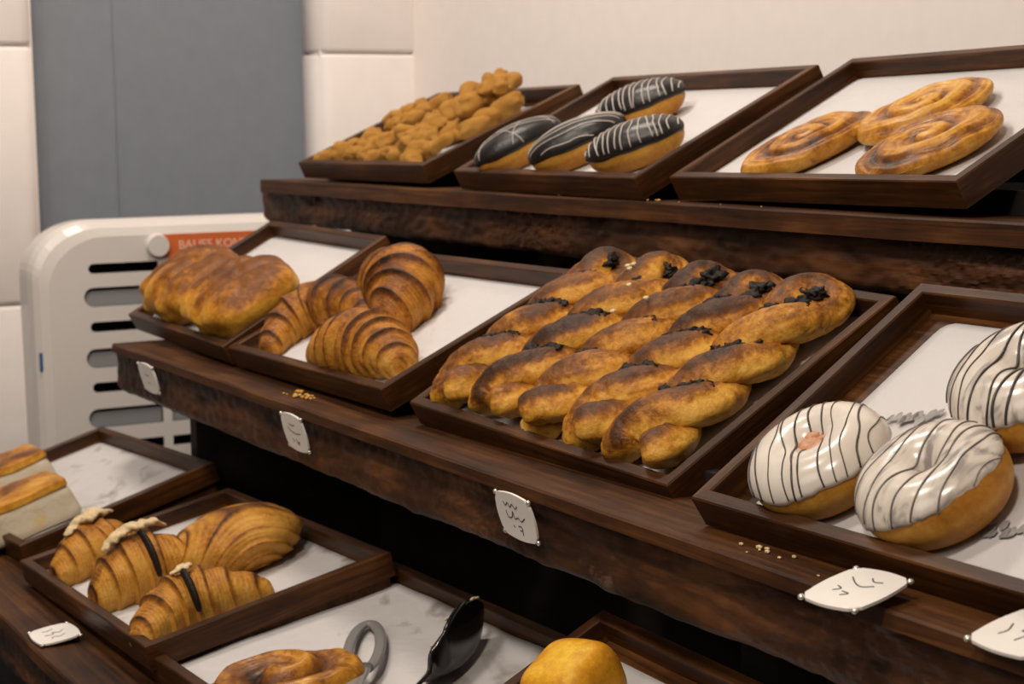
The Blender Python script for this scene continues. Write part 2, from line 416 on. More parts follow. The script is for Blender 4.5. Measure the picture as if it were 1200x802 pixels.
# carcass: backs and sides in wood coloured near-black for the void's shade
for nm, lo, hi in (('added_gap_strip', (-2.12, .914, Z0-.0680), (XR-.1, .924, Z0-.050)), ('added_gap_strip', (-1.90, .655, Z0-.2380), (XR, .666, Z0-.222)), ('back_panel', (-1.98, 1.10, 0), (XR-.1, 1.115, Z0-.09)), ('back_panel', (-1.88, .86, 0), (XR, .875, Z0-.26)),  # two dark strips added to block bright wall showing under the trays
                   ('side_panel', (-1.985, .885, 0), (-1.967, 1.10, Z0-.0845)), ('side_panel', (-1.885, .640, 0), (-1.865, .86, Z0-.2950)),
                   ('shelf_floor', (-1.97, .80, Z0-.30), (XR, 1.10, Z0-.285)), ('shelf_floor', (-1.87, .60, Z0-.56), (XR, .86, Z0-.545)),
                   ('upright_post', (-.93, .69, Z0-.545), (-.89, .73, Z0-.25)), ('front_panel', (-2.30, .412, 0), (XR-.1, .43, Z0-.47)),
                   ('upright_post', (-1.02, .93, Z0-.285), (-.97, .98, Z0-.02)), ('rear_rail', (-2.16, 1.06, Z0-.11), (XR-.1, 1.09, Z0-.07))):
    box(nm, lo, hi, MAT['void_shade_wood'], stand, .001)

make_tray('cook', 'wooden tray of small cookies, farthest left on the top tier', 'white paper sheet under the heap of cookies', seed=1, liner=(0, 0, 0, .012))
make_tray('ecl', 'wooden tray of chocolate eclairs, middle of the top tier', 'white paper sheet under the four chocolate eclairs', seed=2)
make_tray('pret', 'wooden tray of three flat swirl pastries, right end of the top tier', 'white paper sheet under the three flat swirl pastries', seed=3)
make_tray('bread', 'wooden tray of pull-apart loaves, left end of the middle tier', 'white paper sheet behind the pull-apart loaves', seed=4)
make_tray('crois', 'wooden tray of three dark-ridged croissants on the middle tier', 'stained white paper under the three dark-ridged croissants', 'paper_clean', seed=5)
make_tray('twist', 'wooden tray filled with chocolate twists, centre of the middle tier', 'white paper almost hidden under the chocolate twists', seed=6)
make_tray('donut', 'wooden tray of striped white donuts, right end of the middle tier', 'smudged grey-white paper sheet under the striped donuts', 'paper_clean', liner=(.018, 0, 0, .006), seed=7)
smudges(LINERS['donut'], 'donut', [(.076, .108, 11, .034, .014), (.204, .046, 7, .022, .004)], 3)
make_tray('b1', 'wooden tray of cut cheese bread, far left of the bottom tier', 'grease-marked paper beside the cut cheese bread', 'paper_stained', seed=8)
make_tray('b2', 'wooden tray of cream-topped croissants at lower left', 'grease-marked paper under the cream-topped croissants', 'paper_stained', seed=9)
make_tray('b3', 'wooden tray holding the serving tongs at bottom centre', 'crumpled stained paper under the serving tongs', 'paper_stained', curl=.006, seed=10)
make_tray('b4', 'wooden tray of the yellow bun at the bottom edge', 'white paper sheet behind the yellow bun', seed=11, liner=(.004, 0, 0, .01))

# ------------------------------------------------------------------ pastry builders (local z = up from the tray floor)
def croissant(M4, label, path, R, seed, wraps=4.2, amp=.17, mat='croissant', group='croissants', squash=.95, dark=.0, name='croissant', lam=.014):
    root = thing(name, label, 'croissant', M4, group)
    ns, nt = 190, 56; P = catmull([(x, y, 0) for x, y in path], ns); V = []; tone = []
    for i, p in enumerate(P):
        s = -1+2*i/(ns-1); a = abs(s)
        t = (P[min(i+1, ns-1)]-P[max(i-1, 0)]).normalized(); sd = Vector((t.y, -t.x, 0))
        env = R*(.34+.66*(1-a**1.9))
        if a > .94: env *= math.sqrt(max(0.0004, 1-((a-.94)/.06)**2))
        for j in range(nt):
            th = 2*PI*j/nt
            q = Vector((p.x*30, p.y*30, seed))+Vector((math.cos(th), math.sin(th), 0))*.5
            ph = wraps*a+.16*math.sin(th+1.2*(1 if s > 0 else -1))+.10*noise.noise(q)
            fr = ph-math.floor(ph)
            saw = (fr/.90)**1.3 if fr < .90 else (1-fr)/.10
            lm = math.sin(2*PI*6*ph+3*noise.noise(q*2))*(.6+.5*noise.noise(q*.9+Vector((9, 2, 4))))
            r = env*(1+amp*(saw-.5)+lam*lm+.06*noise.noise(q*1.3)+.02*noise.noise(q*5))
            x = math.cos(th)*r; z = math.sin(th)*r*squash
            zc = env*.80*squash
            zz = z+zc
            if zz < 0: zz *= .05
            V.append(p+sd*x+Vector((0, 0, zz)))
            crest = max(0, 1-abs(fr-.88)/.13)**1.2
            su = math.sin(th)
            tn = .22+.50*crest*(.35+.65*max(0, su+.35))+.10*lm+.20*fbm(q*1.7, 3)+.30*max(0, su)**2-.10*a+dark-.12*max(0, -su)
            tone.append(max(0, min(1, tn)))
    mesh_obj('crust', V, grid_faces(ns, nt), MAT[mat], root, tone=tone)
    return root
def blob_mesh(a, b, H, n, disp=None, tonef=None, ns=48, nt=96, seat=.12, e=2.4):
    """closed super-ellipsoid dome resting on z=0"""
    V, tone = [], []
    for i in range(ns+1):
        et = -PI/2+PI*i/ns
        for j in range(nt):
            om = 2*PI*j/nt
            c, s = math.cos(om), math.sin(om)
            k = (abs(c)**n+abs(s)**n)**(-1/n)
            ce, se = abs(math.cos(et)), abs(math.sin(et)); kk = (ce**e+se**e)**(-1/e)
            d = Vector((a*c*k*ce*kk, b*s*k*ce*kk, H/2*math.copysign(se, math.sin(et))*kk))
            f = 1.0; t = .4
            if disp: f, t = disp(d, om, et)
            v = d*f if not isinstance(f, Vector) else f
            z = v.z+H/2*(1-seat)
            if z < 0: z *= .04
            V.append(Vector((v.x, v.y, z))); tone.append(max(0, min(1, t)))
    return V, grid_faces(ns+1, nt), tone

# ------------------------------------------------------------------ chocolate twists
def twist(M4, label, L, turns, phe, seed, a=.0125, bz=.0075, sr=.0172, loop=.020, splay=0.0, lex=.008):
    root = thing('chocolate_twist', label, 'pastry', M4, 'chocolate twists')
    n1, nl, nt = 120, 44, 30
    v1 = L-loop-sr*.8; P = []
    def ax(v): return .0022*noise.noise(Vector((v*14, seed, 3)))
    def cs(v, ph, k=1): 
        sp = 1+splay*max(0, 1-v/(.35*L))
        return Vector((ax(v)+a*sp*math.cos(ph), v, bz*math.sin(ph)))
    for i in range(n1):
        v = v1*i/(n1-1); ph = phe-2*PI*turns*(1-i/(n1-1)); P.append(cs(v, ph))
    for i in range(1, nl):
        ta = PI*i/nl; w = Vector((math.cos(phe)*(a+lex*math.sin(ta)), 0, math.sin(phe)*(bz+lex*.75*math.sin(ta))))
        P.append(Vector((ax(v1), v1+loop*math.sin(ta), 0))+w*math.cos(ta))
    for i in range(n1):
        k = 1-i/(n1-1); v = v1*k; ph = phe+PI-2*PI*turns*(1-k); P.append(cs(v, ph))
    V, tone = [], []; n = len(P); zc = bz+sr*.74
    for i, p in enumerate(P):
        t = (P[min(i+1, n-1)]-P[max(i-1, 0)]).normalized()
        s = t.cross(Vector((0, 0, 1)))
        if s.length < .2: s = Vector((1, 0, 0))
        s.normalize(); u2 = s.cross(t)
        g = i/(n-1); endk = min(1, min(g, 1-g)/.035); endk = .55+.45*math.sqrt(1-(1-endk)**2)
        inloop = max(0, 1-abs(i-n/2)/(nl*.7))
        for j in range(nt):
            th = 2*PI*j/nt
            q = Vector((p.x*40+math.cos(th)*.7, p.y*40, math.sin(th)*.7+seed*3.7+p.z*40))
            c2, s2 = math.cos(th), math.sin(th)
            lens = (abs(c2)**1.55+abs(s2)**1.55)**(-1/1.55)          # flat ribbon with thin edges
            qs = Vector((i*.035, math.cos(th)*2.6+seed*5, math.sin(th)*2.6))
            streak = noise.noise(qs)+.7*noise.noise(Vector((i*.06, math.cos(th)*5.5, math.sin(th)*5.5+seed)))
            r = sr*endk*(1-.36*inloop)*lens*(1+.065*streak+.10*noise.noise(q*.8)+.05*noise.noise(q*3)+.03*noise.noise(q*7)-.10*max(0, .10-abs(noise.noise(q*1.4+Vector((8, 1, 2)))))/.10)
            off = s*(r*c2*1.17)+u2*(r*s2*.86)
            w = p+off; z = w.z+zc
            if z < 0: z *= .05
            V.append(Vector((w.x, w.y, z)))
            upn = max(0, off.normalized().z)
            hz = z/(2*zc); edge = abs(c2)**3
            tn = .12+.80*upn**1.0*min(1.15, hz*1.1)*(1-.75*edge)*(.80+.9*noise.noise(q*.45+Vector((4, 4, 1))))+.18*fbm(q*.9, 3)+.18*streak+.20*inloop*abs(math.cos(6*th))
            tone.append(max(0, min(1, tn)))
    mesh_obj('crust', V, grid_faces(n, nt), MAT['twist'], root, tone=tone)
    # dark filling peeping out between the strands
    rnd = random.Random(seed); bm = bmesh.new()
    spots = []
    for k in range(-1, 8):
        g = (k*PI-phe)/(2*PI*abs(turns)); v = v1*(1-g)          # where the strands lie side by side
        if not .03 < v < v1-.004: continue
        for m in range(rnd.choice((3, 6, 9, 12))):
            q = rnd.uniform(-.014, .014)
            spots.append((q+ax(v), v+q*.45+rnd.uniform(-.002, .002)-.002, zc+.0122+rnd.uniform(-.0012, .0016)-abs(q)*.12, rnd.uniform(.0026, .0050)))
    ex = .012 if splay > .2 else .004
    for m in range(9):
        spots.append((rnd.uniform(-.010, .010)+ax(v1), v1+rnd.uniform(-.006, .016), zc+rnd.uniform(-.001, .010), rnd.uniform(.0035, .0068)))
    for x, y, z, r in spots:
        g = bmesh.ops.create_icosphere(bm, subdivisions=3, radius=1)
        for vv in g['verts']:
            d = vv.co.copy(); k = r*(1+.9*noise.noise(d*1.9+Vector((x*300, y*300, seed)))+.4*noise.noise(d*5+Vector((x*300, y*300, seed))))
            vv.co = Vector((x+d.x*k*1.7, y+d.y*k*1.2, z+d.z*k*.7))
    bm_obj('chocolate_filling', bm, MAT['chocolate'], root, True)['kind'] = 'stuff'
    return root
tw = [(.042, .010, -1.85, 128, 1, .200, 0.0), (.101, .010, -1.8, 118, 2, .204, -2), (.165, .009, -1.95, 135, 3, .202, -1), (.226, .009, -1.85, 140, 4, .200, -1), (.288, .007, -1.7, 152, 5, .210, 1.5)]
TWL = ['chocolate twist lying along the left rail of its tray', 'chocolate twist second from the left, topped with a pale nut crumb', 'chocolate twist in the middle of its tray, between two on each side',
       'chocolate twist next to the one with the open loop', 'chocolate twist with the open round loop, along the right rail of its tray']
for (u, v, tn, ph, sd, L, yw), lb in zip(tw, TWL):
    twist(place('twist', u, v+.006, yw), lb, L, tn, math.radians(ph), sd, splay=.35 if sd == 5 else .1, lex=.015 if sd == 5 else .010, loop=.030 if sd == 5 else .022, a=.0140 if sd == 5 else .0125)

# ------------------------------------------------------------------ croissants on the middle tier
croissant(place('crois', .099, .050), 'darkest croissant, at the front left of its tray with its arm on the front rail', [(-.030, -.038), (-.052, .000), (-.040, .038), (.010, .052), (.060, .046)], .027, 11, 4.6, dark=.16)
croissant(place('crois', .140, .118), 'largest croissant, round-backed, at the rear of its tray', [(-.075, .012), (-.030, .022), (.030, .014), (.062, -.014), (.070, -.044)], .036, 12, 4.4, dark=.14)
croissant(place('crois', .238, .040), 'golden croissant with fine ridges in front of two darker ones', [(-.078, -.012), (-.030, -.006), (.02, .002), (.055, .004), (.088, .000)], .031, 13, 4.6)

# ------------------------------------------------------------------ pull-apart loaves
def loaf(M4, label, a, b, H, lobes, seed):
    root = thing('pull_apart_loaf', label, 'bread', M4, 'pull-apart loaves')
    def disp(d, om, et):
        x, y, z = d; s = (x/a*.5+.5)*lobes
        sk = s+.10*noise.noise(Vector((y*22, seed, 1)))-.22*y/b*.5
        lob = min(1, abs(math.sin(PI*sk))*1.25) ** .8
        q = Vector((x*26, y*26, z*26+seed))
        front = max(0, -y/b); topk = max(0, z/(H/2))
        crk = abs(noise.noise(Vector((x*34, y*20, seed+2))))
        cell = noise.noise(Vector((x*42+seed, 3, z*55)))
        knob = .07*noise.noise(q*1.2)+.12*cell*front**1.5*(1-topk)
        k = 1+.42*(lob-.8)*(1 if z > 0 else max(0, 1+z/(H*.25)))+knob*.6-.10*max(0, .12-crk)/.12*topk+.03*noise.noise(q*3)
        t = .10+.60*min(1, topk*1.3)**.7*(1-front**2*.8)+.24*fbm(q, 4)-.10*(1-lob)-.10*front*cell
        return Vector((x*(1+.03*knob), y*(1+knob*1.5-.14*(1-lob)*front), z*k)), t
    V, Fc, T = blob_mesh(a, b, H, 3.6, disp, None, 60, 150, .12, 2.6)
    mesh_obj('crust', V, Fc, MAT['loaf'], root, tone=T)
loaf(place('bread', .101, .062, 0), 'broad brown pull-apart loaf at the left of its tray', .079, .054, .060, 3, 21)
loaf(place('bread', .258, .062, 0), 'ridged pull-apart loaf in its tray, against the dark croissant', .078, .054, .058, 3, 22)

# ------------------------------------------------------------------ donuts
def donut(M4, label, R, a, seed, limb, limA, limP, sdir, nlines, marb=False, lines_w=.0008):
    root = thing('striped_donut', label, 'donut', M4, 'striped donuts')
    nu, nv = 96, 48; V, T = [], []
    def wob(ph): return 1+.025*noise.noise(Vector((math.cos(ph)*1.2, math.sin(ph)*1.2, seed)))
    def pt(ph, th, k):
        r = R*wob(ph)+(a+k)*math.cos(th); return Vector((r*math.cos(ph), r*math.sin(ph), a*.92+(a+k)*.96*math.sin(th)))
    for i in range(nu):
        ph = 2*PI*i/nu
        for j in range(nv):
            th = 2*PI*j/nv; p = pt(ph, th, 0)
            if p.z < .001: p.z = .001*.2
            V.append(p); q = p*40+Vector((seed, 0, 0))
            T.append(max(0, min(1, .42-.28*math.exp(-((math.sin(th)-.0)/.22)**2)+.18*fbm(q, 2))))
    Fc = [(i*nv+j, ((i+1) % nu)*nv+j, ((i+1) % nu)*nv+(j+1) % nv, i*nv+(j+1) % nv) for i in range(nu) for j in range(nv)]
    mesh_obj('dough', V, Fc, MAT['dough'], root, tone=T)
    # icing cap
    nu, nv = 140, 30; V = []
    def lim(ph): return math.radians(limb+limA*math.cos(ph-math.radians(limP))+7*noise.noise(Vector((math.cos(ph)*2.4, math.sin(ph)*2.4, seed+9)))+4*noise.noise(Vector((math.cos(ph)*7, math.sin(ph)*7, seed+4))))
    def ick(th, l0):
        e = max(0, min(1, (th-l0)/.16)); return -.0006+.0024*math.sqrt(1-(1-e)**2)
    for i in range(nu):
        ph = 2*PI*i/nu; l0 = lim(ph)
        for j in range(nv+1):
            th = l0+(PI*1.02-l0)*j/nv
            V.append(pt(ph, th, ick(th, l0)))
    m = nv+1
    Fc = [(i*m+j, ((i+1) % nu)*m+j, ((i+1) % nu)*m+j+1, i*m+j+1) for i in range(nu) for j in range(nv)]
    mesh_obj('icing', V, Fc, MAT['marbled' if marb else 'icing'], root)
    # drizzle lines laid over the icing
    lines = []; rnd = random.Random(seed); sd = math.radians(sdir); dx = Vector((math.cos(sd), math.sin(sd), 0)); dn = Vector((-dx.y, dx.x, 0))
    for k in range(nlines):
        o = (-1+2*(k+.5)/nlines)*(R+a)*.97+rnd.uniform(-.0016, .0016); cur = []; bw = rnd.uniform(-.006, .006)
        for i in range(121):
            s = -1+2*i/120
            q = dx*(s*(R+a)*1.02)+dn*(o+.0035*noise.noise(Vector((s*1.8, k*2.3, seed)))+bw*s*.5)
            rr = q.length; ph = math.atan2(q.y, q.x); Rw = R*wob(ph); c = (rr-Rw)/(a+.0018)
            okp = False
            if abs(c) < .99:
                th = math.acos(c)
                if th > lim(ph)+.05: okp = True
            if okp: cur.append(pt(ph, th, ick(th, lim(ph))+.0002))
            else:
                if len(cur) > 3: lines.append(cur)
                cur = []
        if len(cur) > 3: lines.append(cur)
    V, Fc = [], []
    for q, pts in enumerate(lines):
        rb = lines_w*rnd.uniform(.65, 1.35)
        v, f = tube(pts, lambda g, rb=rb, q=q: rb*(.75+.5*abs(noise.noise(Vector((g*5, q, seed))))), 6, .8); kk = len(V); V += v; Fc += [tuple(x+kk for x in y) for y in f]
    mesh_obj('chocolate_drizzle', V, Fc, MAT['drizzle_grey' if marb and lines_w < .0008 else 'drizzle_dark'], root)
    return root
d1 = donut(place('donut', .070, .048), 'white donut with thin dark stripes and bare pink centre, leftmost of three donuts', .0220, .0192, 31, -8, 24, -35, 130, 11, False, .00062)
def crumbs_patch(root, spots, name, mat, seed):
    bm = bmesh.new()
    for x, y, z, r in spots:
        g = bmesh.ops.create_icosphere(bm, subdivisions=3, radius=1)
        for vv in g['verts']:
            d = vv.co.copy(); k = r*(1+.45*noise.noise(d*1.5+Vector((x*200, y*200, seed))))
            vv.co = Vector((x+d.x*k*1.2, y+d.y*k*1.2, z+d.z*k*.6))
    return bm_obj(name, bm, mat, root, True)
crumbs_patch(d1, [(0, 0, .0275, .0085), (.008, -.003, .0312, .0055), (.008, .006, .0312, .0055), (-.004, .006, .0305, .005)], 'bare_centre', MAT['bare'], 1)
donut(place('donut', .158, .050), 'white donut with smeared grey stripes and wide golden side, middle of three donuts', .0220, .0195, 32, 2, 34, -10, 95, 8, True, .0006)
d3 = donut(place('donut', .160, .134), 'marbled white and grey donut cut off by the right picture edge', .0240, .0215, 33, -4, 22, -60, 100, 10, True, .0009)
crumbs_patch(d3, [(.016, -.032, .026, .006), (.024, -.028, .024, .006), (.008, -.038, .022, .005)], 'torn_icing', MAT['bare'], 2)

# ------------------------------------------------------------------ eclairs
def eclair(M4, label, L, W, H, seed, mode):
    root = thing('chocolate_eclair', label, 'eclair', M4, 'chocolate eclairs')
    a, b = W/2, L/2; n = 2.3
    def bend(v): return Vector((v.x+.10*a*math.cos(v.y/b*1.6), v.y, v.z))
    def disp(d, om, et):
        q = d*45+Vector((seed, 0, 0)); k = 1+.035*noise.noise(q*.7)
        return bend(d*k), .34-.18*math.exp(-((d.z/(H/2)-.05)/.25)**2)+.20*fbm(q, 2)
    V, Fc, T = blob_mesh(a, b, H, n, disp, None, 36, 72, .10, 2.3)
    mesh_obj('dough', V, Fc, MAT['dough'], root, tone=T)
    zc = H/2*.9
    # icing shell over the upper half
    nt, ns = 96, 26; V = []
    def surf(om, et, k):
        c, s = math.cos(om), math.sin(om); kn = (abs(c)**n+abs(s)**n)**(-1/n)
        ce, se = abs(math.cos(et)), abs(math.sin(et)); kk = (ce**2.3+se**2.3)**(-1/2.3)
        d = Vector((a*c*kn*ce*kk, b*s*kn*ce*kk, H/2*math.copysign(se, math.sin(et))*kk)); q = d*45+Vector((seed, 0, 0))
        f = 1+.035*noise.noise(q*.7)+k/max(.012, d.length); v = bend(d*f); v.z += zc; return v
    for j in range(nt):
        om = 2*PI*j/nt
        e0 = .10+.12*noise.noise(Vector((math.cos(om)*2, math.sin(om)*2, seed)))-.16*math.sin(om)**8
        for i in range(ns+1):
            et = e0+(PI/2-e0)*i/ns; g = min(1, (et-e0)/.22)
            V.append(surf(om, et, -.0006+.0026*math.sqrt(1-(1-g)**2)))
    m = ns+1; Fc = [(j*m+i, ((j+1) % nt)*m+i, ((j+1) % nt)*m+i+1, j*m+i+1) for j in range(nt) for i in range(ns)]
    mesh_obj('chocolate_icing', V, Fc, MAT['choc_icing'], root)
    rnd = random.Random(seed); lines = []
    def on(x, y):
        u, v = x/a, y/b; om = math.atan2(v, u); rr = (abs(u)**n+abs(v)**n)**(1/n)
        if rr >= .97: return None
        et = math.acos(rr**1.0)
        se = (1-rr**2.3)**(1/2.3); et = math.atan2(se, rr)
        if et < .28: return None
        return surf(om, et, .0023)
    def run(fn, N=60):
        cur = []
        for i in range(N+1):
            p = on(*fn(-1+2*i/N))
            if p is not None: cur.append(p)
            elif cur:
                lines.append(cur); cur = []
        if cur: lines.append(cur)
    if mode == 'across':
        for k in range(15):
            y0 = -b+L*(k+.5)/15; sk = rnd.uniform(-.003, .007)
            run(lambda s: (a*s, y0+sk*s+.002*noise.noise(Vector((s*2, k, seed)))))
    elif mode == 'along':
        for k in range(7):
            x0 = a*(-.9+1.8*k/6); run(lambda s: (x0*(1-.25*s*s)+.0035*noise.noise(Vector((s*1.5, k, seed)))+.002*s, b*s))
    else:
        for k in range(4):
            y0 = b*(-.7+.45*k); run(lambda s: (a*s, y0+.016*s*(1 if k % 2 else -1)))
        for k in range(2): run(lambda s: (a*(-.3+.6*k)+.004*s, b*s))
    tubes_obj('white_drizzle', [l for l in lines if len(l) > 2], .00075 if mode != 'few' else .00055, MAT['drizzle_white'], root, 6, .7)
eclair(place('ecl', .070, .049, -20), 'plainest dark eclair with few faint lines, leftmost in its tray', .094, .047, .042, 41, 'few')
eclair(place('ecl', .186, .055, -32), 'chocolate eclair striped lengthwise, between two others at the front', .098, .047, .042, 42, 'along')
eclair(place('ecl', .186, .134, -52), 'chocolate eclair with crosswise white stripes, lying highest at the back', .094, .047, .042, 43, 'across')
eclair(place('ecl', .298, .053, -48), 'chocolate eclair with crosswise white stripes, frontmost right', .094, .048, .042, 44, 'across')

# ------------------------------------------------------------------ flat swirl pastries
def swirl(M4, label, a, b, H, turns, seed, amp=.46, hand=1, dark=0, mat='swirl'):
    root = thing('swirl_pastry', label, 'pastry', M4, 'flat swirl pastries')
    def disp(d, om, et):
        rho = min(1, math.hypot(d.x/a, d.y/b)); q = Vector((d.x*28, d.y*28, seed))
        w = rho*turns-hand*om/(2*PI)+.22*noise.noise(q*.6)+.25
        fr = w-math.floor(w); rid = min(1, fr/.72) ** .7 if fr < .72 else ((1-fr)/.28) ** .8
        topk = max(0, math.sin(et)) ** .5
        lam = math.sin(2*PI*5*w+2*noise.noise(q))
        zz = d.z
        if d.z > 0: zz = d.z*(1-amp*(1-rid)*min(1, rho*4))*(.72+.42*rho)+.0016*noise.noise(q*2)+.0004*lam
        rim = 1+.035*noise.noise(Vector((math.cos(om)*1.3, math.sin(om)*1.3, seed)))+.012*noise.noise(q*1.5)
        t = .20+.75*(1-rid)**1.5*topk+.05*lam*topk+.26*fbm(q*.8, 3)+.34*topk*max(0, noise.noise(q*.5+Vector((3, 1, 0))))+dark
        return Vector((d.x*rim, d.y*rim, zz)), t
    V, Fc, T = blob_mesh(a, b, H, 2.1, disp, None, 110, 180, .16, 2.05)
    mesh_obj('crust', V, Fc, MAT[mat], root, tone=T)
swirl(place('pret', .122, .060, 58), 'swirl pastry with a dark pocked centre, leftmost of three', .057, .036, .030, 2.0, 51, dark=.10)
swirl(place('pret', .206, .116, 50), 'pale golden swirl pastry, rearmost of three, against the paper', .055, .040, .028, 2.2, 52, hand=-1, dark=-.05)
swirl(place('pret', .272, .059, 52), 'glossy brown-ridged swirl pastry, frontmost right of three', .056, .041, .030, 1.9, 53, dark=.04)
swirl(place('b3', .168, .044, 62), 'dark swirl pastry with a thick rolled rim, beside the grey tongs', .060, .044, .046, 1.35, 54, amp=.70, dark=.16)

# ------------------------------------------------------------------ cookies
def cookie_mesh(seed):
    rnd = random.Random(seed); lobes = []
    n = rnd.randint(4, 5)
    for k in range(n):
        lobes.append((Vector((-.85+1.7*k/(n-1)+rnd.uniform(-.15, .15), rnd.uniform(-.42, .42), rnd.uniform(-.25, .28))), rnd.uniform(.42, .66)))
    bm = bmesh.new(); bmesh.ops.create_icosphere(bm, subdivisions=5, radius=1)
    T = []
    for v in bm.verts:
        d = v.co.normalized(); best = .30
        for c, r in lobes:
            bq = d.dot(c); disc = bq*bq-c.length_squared+r*r
            if disc > 0: best = max(best, bq+math.sqrt(disc))
        k = best*(1+.16*fbm(d*3.0+Vector((seed, 0, 0)), 4)); v.co = d*k
    bmesh.ops.smooth_vert(bm, verts=bm.verts[:], factor=.5, use_axis_x=True, use_axis_y=True, use_axis_z=True)
    me = bpy.data.meshes.new('cookie'); zmin = min(v.co.z for v in bm.verts)
    for v in bm.verts:
        v.co.z = max(v.co.z-zmin-.12, 0)
        T.append(max(0, min(1, .35+.30*noise.noise(v.co*2+Vector((seed, 5, 0)))+.1*v.co.z)))
    bm.to_mesh(me); bm.free(); me.polygons.foreach_set('use_smooth', [True]*len(me.polygons))
    a = me.attributes.new('tone', 'FLOAT', 'POINT'); a.data.foreach_set('value', T); me.materials.append(MAT['cookie']); return me
CK = [cookie_mesh(60+i) for i in range(6)]
COOKIES = [
 (0.046, 0.028, 0.0005, 0.02, 20, 0, 'crumbly cookie, first from the left along the front rail of its tray'),
 (0.043, 0.044, 0, 0.021, 60, 0, 'crumbly cookie, first from the bottom up the left outline of the heap'),
 (0.058, 0.059, 0.0022, 0.024, -70, 0, 'crumbly cookie, second from the bottom up the left outline of the heap'),
 (0.127, 0.033, 0, 0.021, 10, 0, 'crumbly cookie, second from the left along the front rail of its tray'),
 (0.134, 0.048, 0.0013, 0.022, -60, 0, 'crumbly cookie in the thick of the heap, surrounded by others'),
 (0.106, 0.071, 0.0033, 0.022, 40, 0, 'crumbly cookie, third from the bottom up the left outline of the heap'),
 (0.198, 0.028, 0, 0.02, 0, 0, 'crumbly cookie, third from the left along the front rail of its tray'),
 (0.191, 0.043, 0.0019, 0.021, 80, 0, 'crumbly cookie in the thick of the heap, surrounded by others'),
 (0.154, 0.071, 0.0068, 0.023, -30, 0, 'crumbly cookie, fourth from the bottom up the left outline of the heap'),
 (0.137, 0.095, 0.0088, 0.023, 10, 0, 'crumbly cookie, fifth from the bottom up the left outline of the heap'),
 (0.104, 0.119, 0.0122, 0.024, 30, 0, 'crumbly cookie, sixth from the bottom up the left outline of the heap'),
 (0.138, 0.119, 0.0162, 0.024, -20, 0, 'crumbly cookie, seventh from the bottom up the left outline of the heap'),
 (0.172, 0.118, 0.0162, 0.024, 60, 0, 'crumbly cookie, eighth from the bottom up the left outline of the heap'),
 (0.222, 0.065, 0.0122, 0.024, -10, 0, 'crumbly cookie in the thick of the heap, surrounded by others'),
 (0.231, 0.077, 0.0153, 0.022, 45, 0, 'crumbly cookie in the thick of the heap, surrounded by others'),
 (0.242, 0.088, 0.0128, 0.023, -45, 0, 'crumbly cookie in the thick of the heap, surrounded by others'),
 (0.272, 0.047, 0.0088, 0.023, 15, 0, 'crumbly cookie in the thick of the heap, surrounded by others'),
 (0.301, 0.042, 0.0053, 0.022, 70, 0, 'crumbly cookie in the thick of the heap, surrounded by others'),
 (0.255, 0.036, 0, 0.022, 5, 0, 'crumbly cookie, fourth from the left along the front rail of its tray'),
 (0.286, 0.036, 0, 0.022, -30, 0, 'crumbly cookie, fifth from the left along the front rail of its tray'),
 (0.248, 0.086, 0, 0.022, 25, 0, 'crumbly cookie, first from the bottom along the right fringe of the heap'),
 (0.215, 0.117, 0.0062, 0.024, -15, 0, 'crumbly cookie in the thick of the heap, surrounded by others'),
 (0.276, 0.102, 0.0008, 0.023, 0, 0, 'crumbly cookie, third from the bottom along the right fringe of the heap'),
 (0.265, 0.13, 0.0093, 0.022, 60, 0, 'crumbly cookie, fourth from the bottom along the right fringe of the heap'),
 (0.326, 0.122, 0.0007, 0.03, 75, 0, 'broad cookie at the right rear of the heap, near the right rail'),
 (0.228, 0.143, 0.0167, 0.03, -50, 0, 'long cookie leaning up at the rear left of the heap'),
 (0.279, 0.143, 0.0187, 0.03, -50, 0, 'long cookie lying right of another at the rear of the heap'),
 (0.28, 0.159, 0.0345, 0.02, -40, 0, 'small knob-ended cookie at the very top of the heap'),
 (0.291, 0.164, 0.0273, 0.022, -55, 0, 'topmost long cookie at the rear, above the tray rim'),
 (0.272, 0.09, 0.0016, 0.018, 10, 0, 'crumbly cookie, second from the bottom along the right fringe of the heap'),
]
for i, (u, v, h, s, yw, tl, lab) in enumerate(COOKIES):
    o = bpy.data.objects.new('crumbly_cookie', CK[i % 6]); COL.objects.link(o)
    o.matrix_world = place('cook', u, v, yw, h) @ Matrix.Rotation(math.radians(tl), 4, 'Y') @ Matrix.Diagonal((s*1.08, s*.84, s*.80, 1))
    tag(o, lab, 'cookie', 'crumbly cookies in the left top tray')

# ------------------------------------------------------------------ bottom tier: cream-topped croissants, conch bun, bread, yellow bun
def cream(root, pts, seed):
    """ragged ribbon of nut cream squeezed out along the top"""
    P = catmull([(x, y, z) for x, y, z, r in pts], 60); V = []; nt = 14
    R = [r for *_, r in pts]
    for i, p in enumerate(P):
        g = i/59; t = (P[min(i+1, 59)]-P[max(i-1, 0)]).normalized(); s = t.cross(Vector((0, 0, 1))).normalized(); u2 = s.cross(t)
        r0 = R[min(len(R)-1, int(g*len(R)))]*1.0*math.sqrt(max(.05, 1-(2*g-1)**4))
        for j in range(nt):
            a = 2*PI*j/nt; q = p*260+Vector((math.cos(a)*1.1, math.sin(a)*1.1, seed))
            r = r0*(1+.75*noise.noise(q*.55)+.35*noise.noise(q*1.5))
            V.append(p+s*(r*math.cos(a)*1.15)+u2*(r*math.sin(a)*.5)-Vector((0, 0, .0035)))
    mesh_obj('nut_cream', V, grid_faces(60, nt), MAT['cream'], root)
c1 = croissant(place('b2', .066, .059, 0), 'cream-topped croissant half hidden behind another, left rear', [(.022, -.052), (.012, -.02), (.0, .012), (-.016, .045)], .029, 71, 3.0, .13, 'nut_croissant', 'cream-topped croissants', lam=.006)
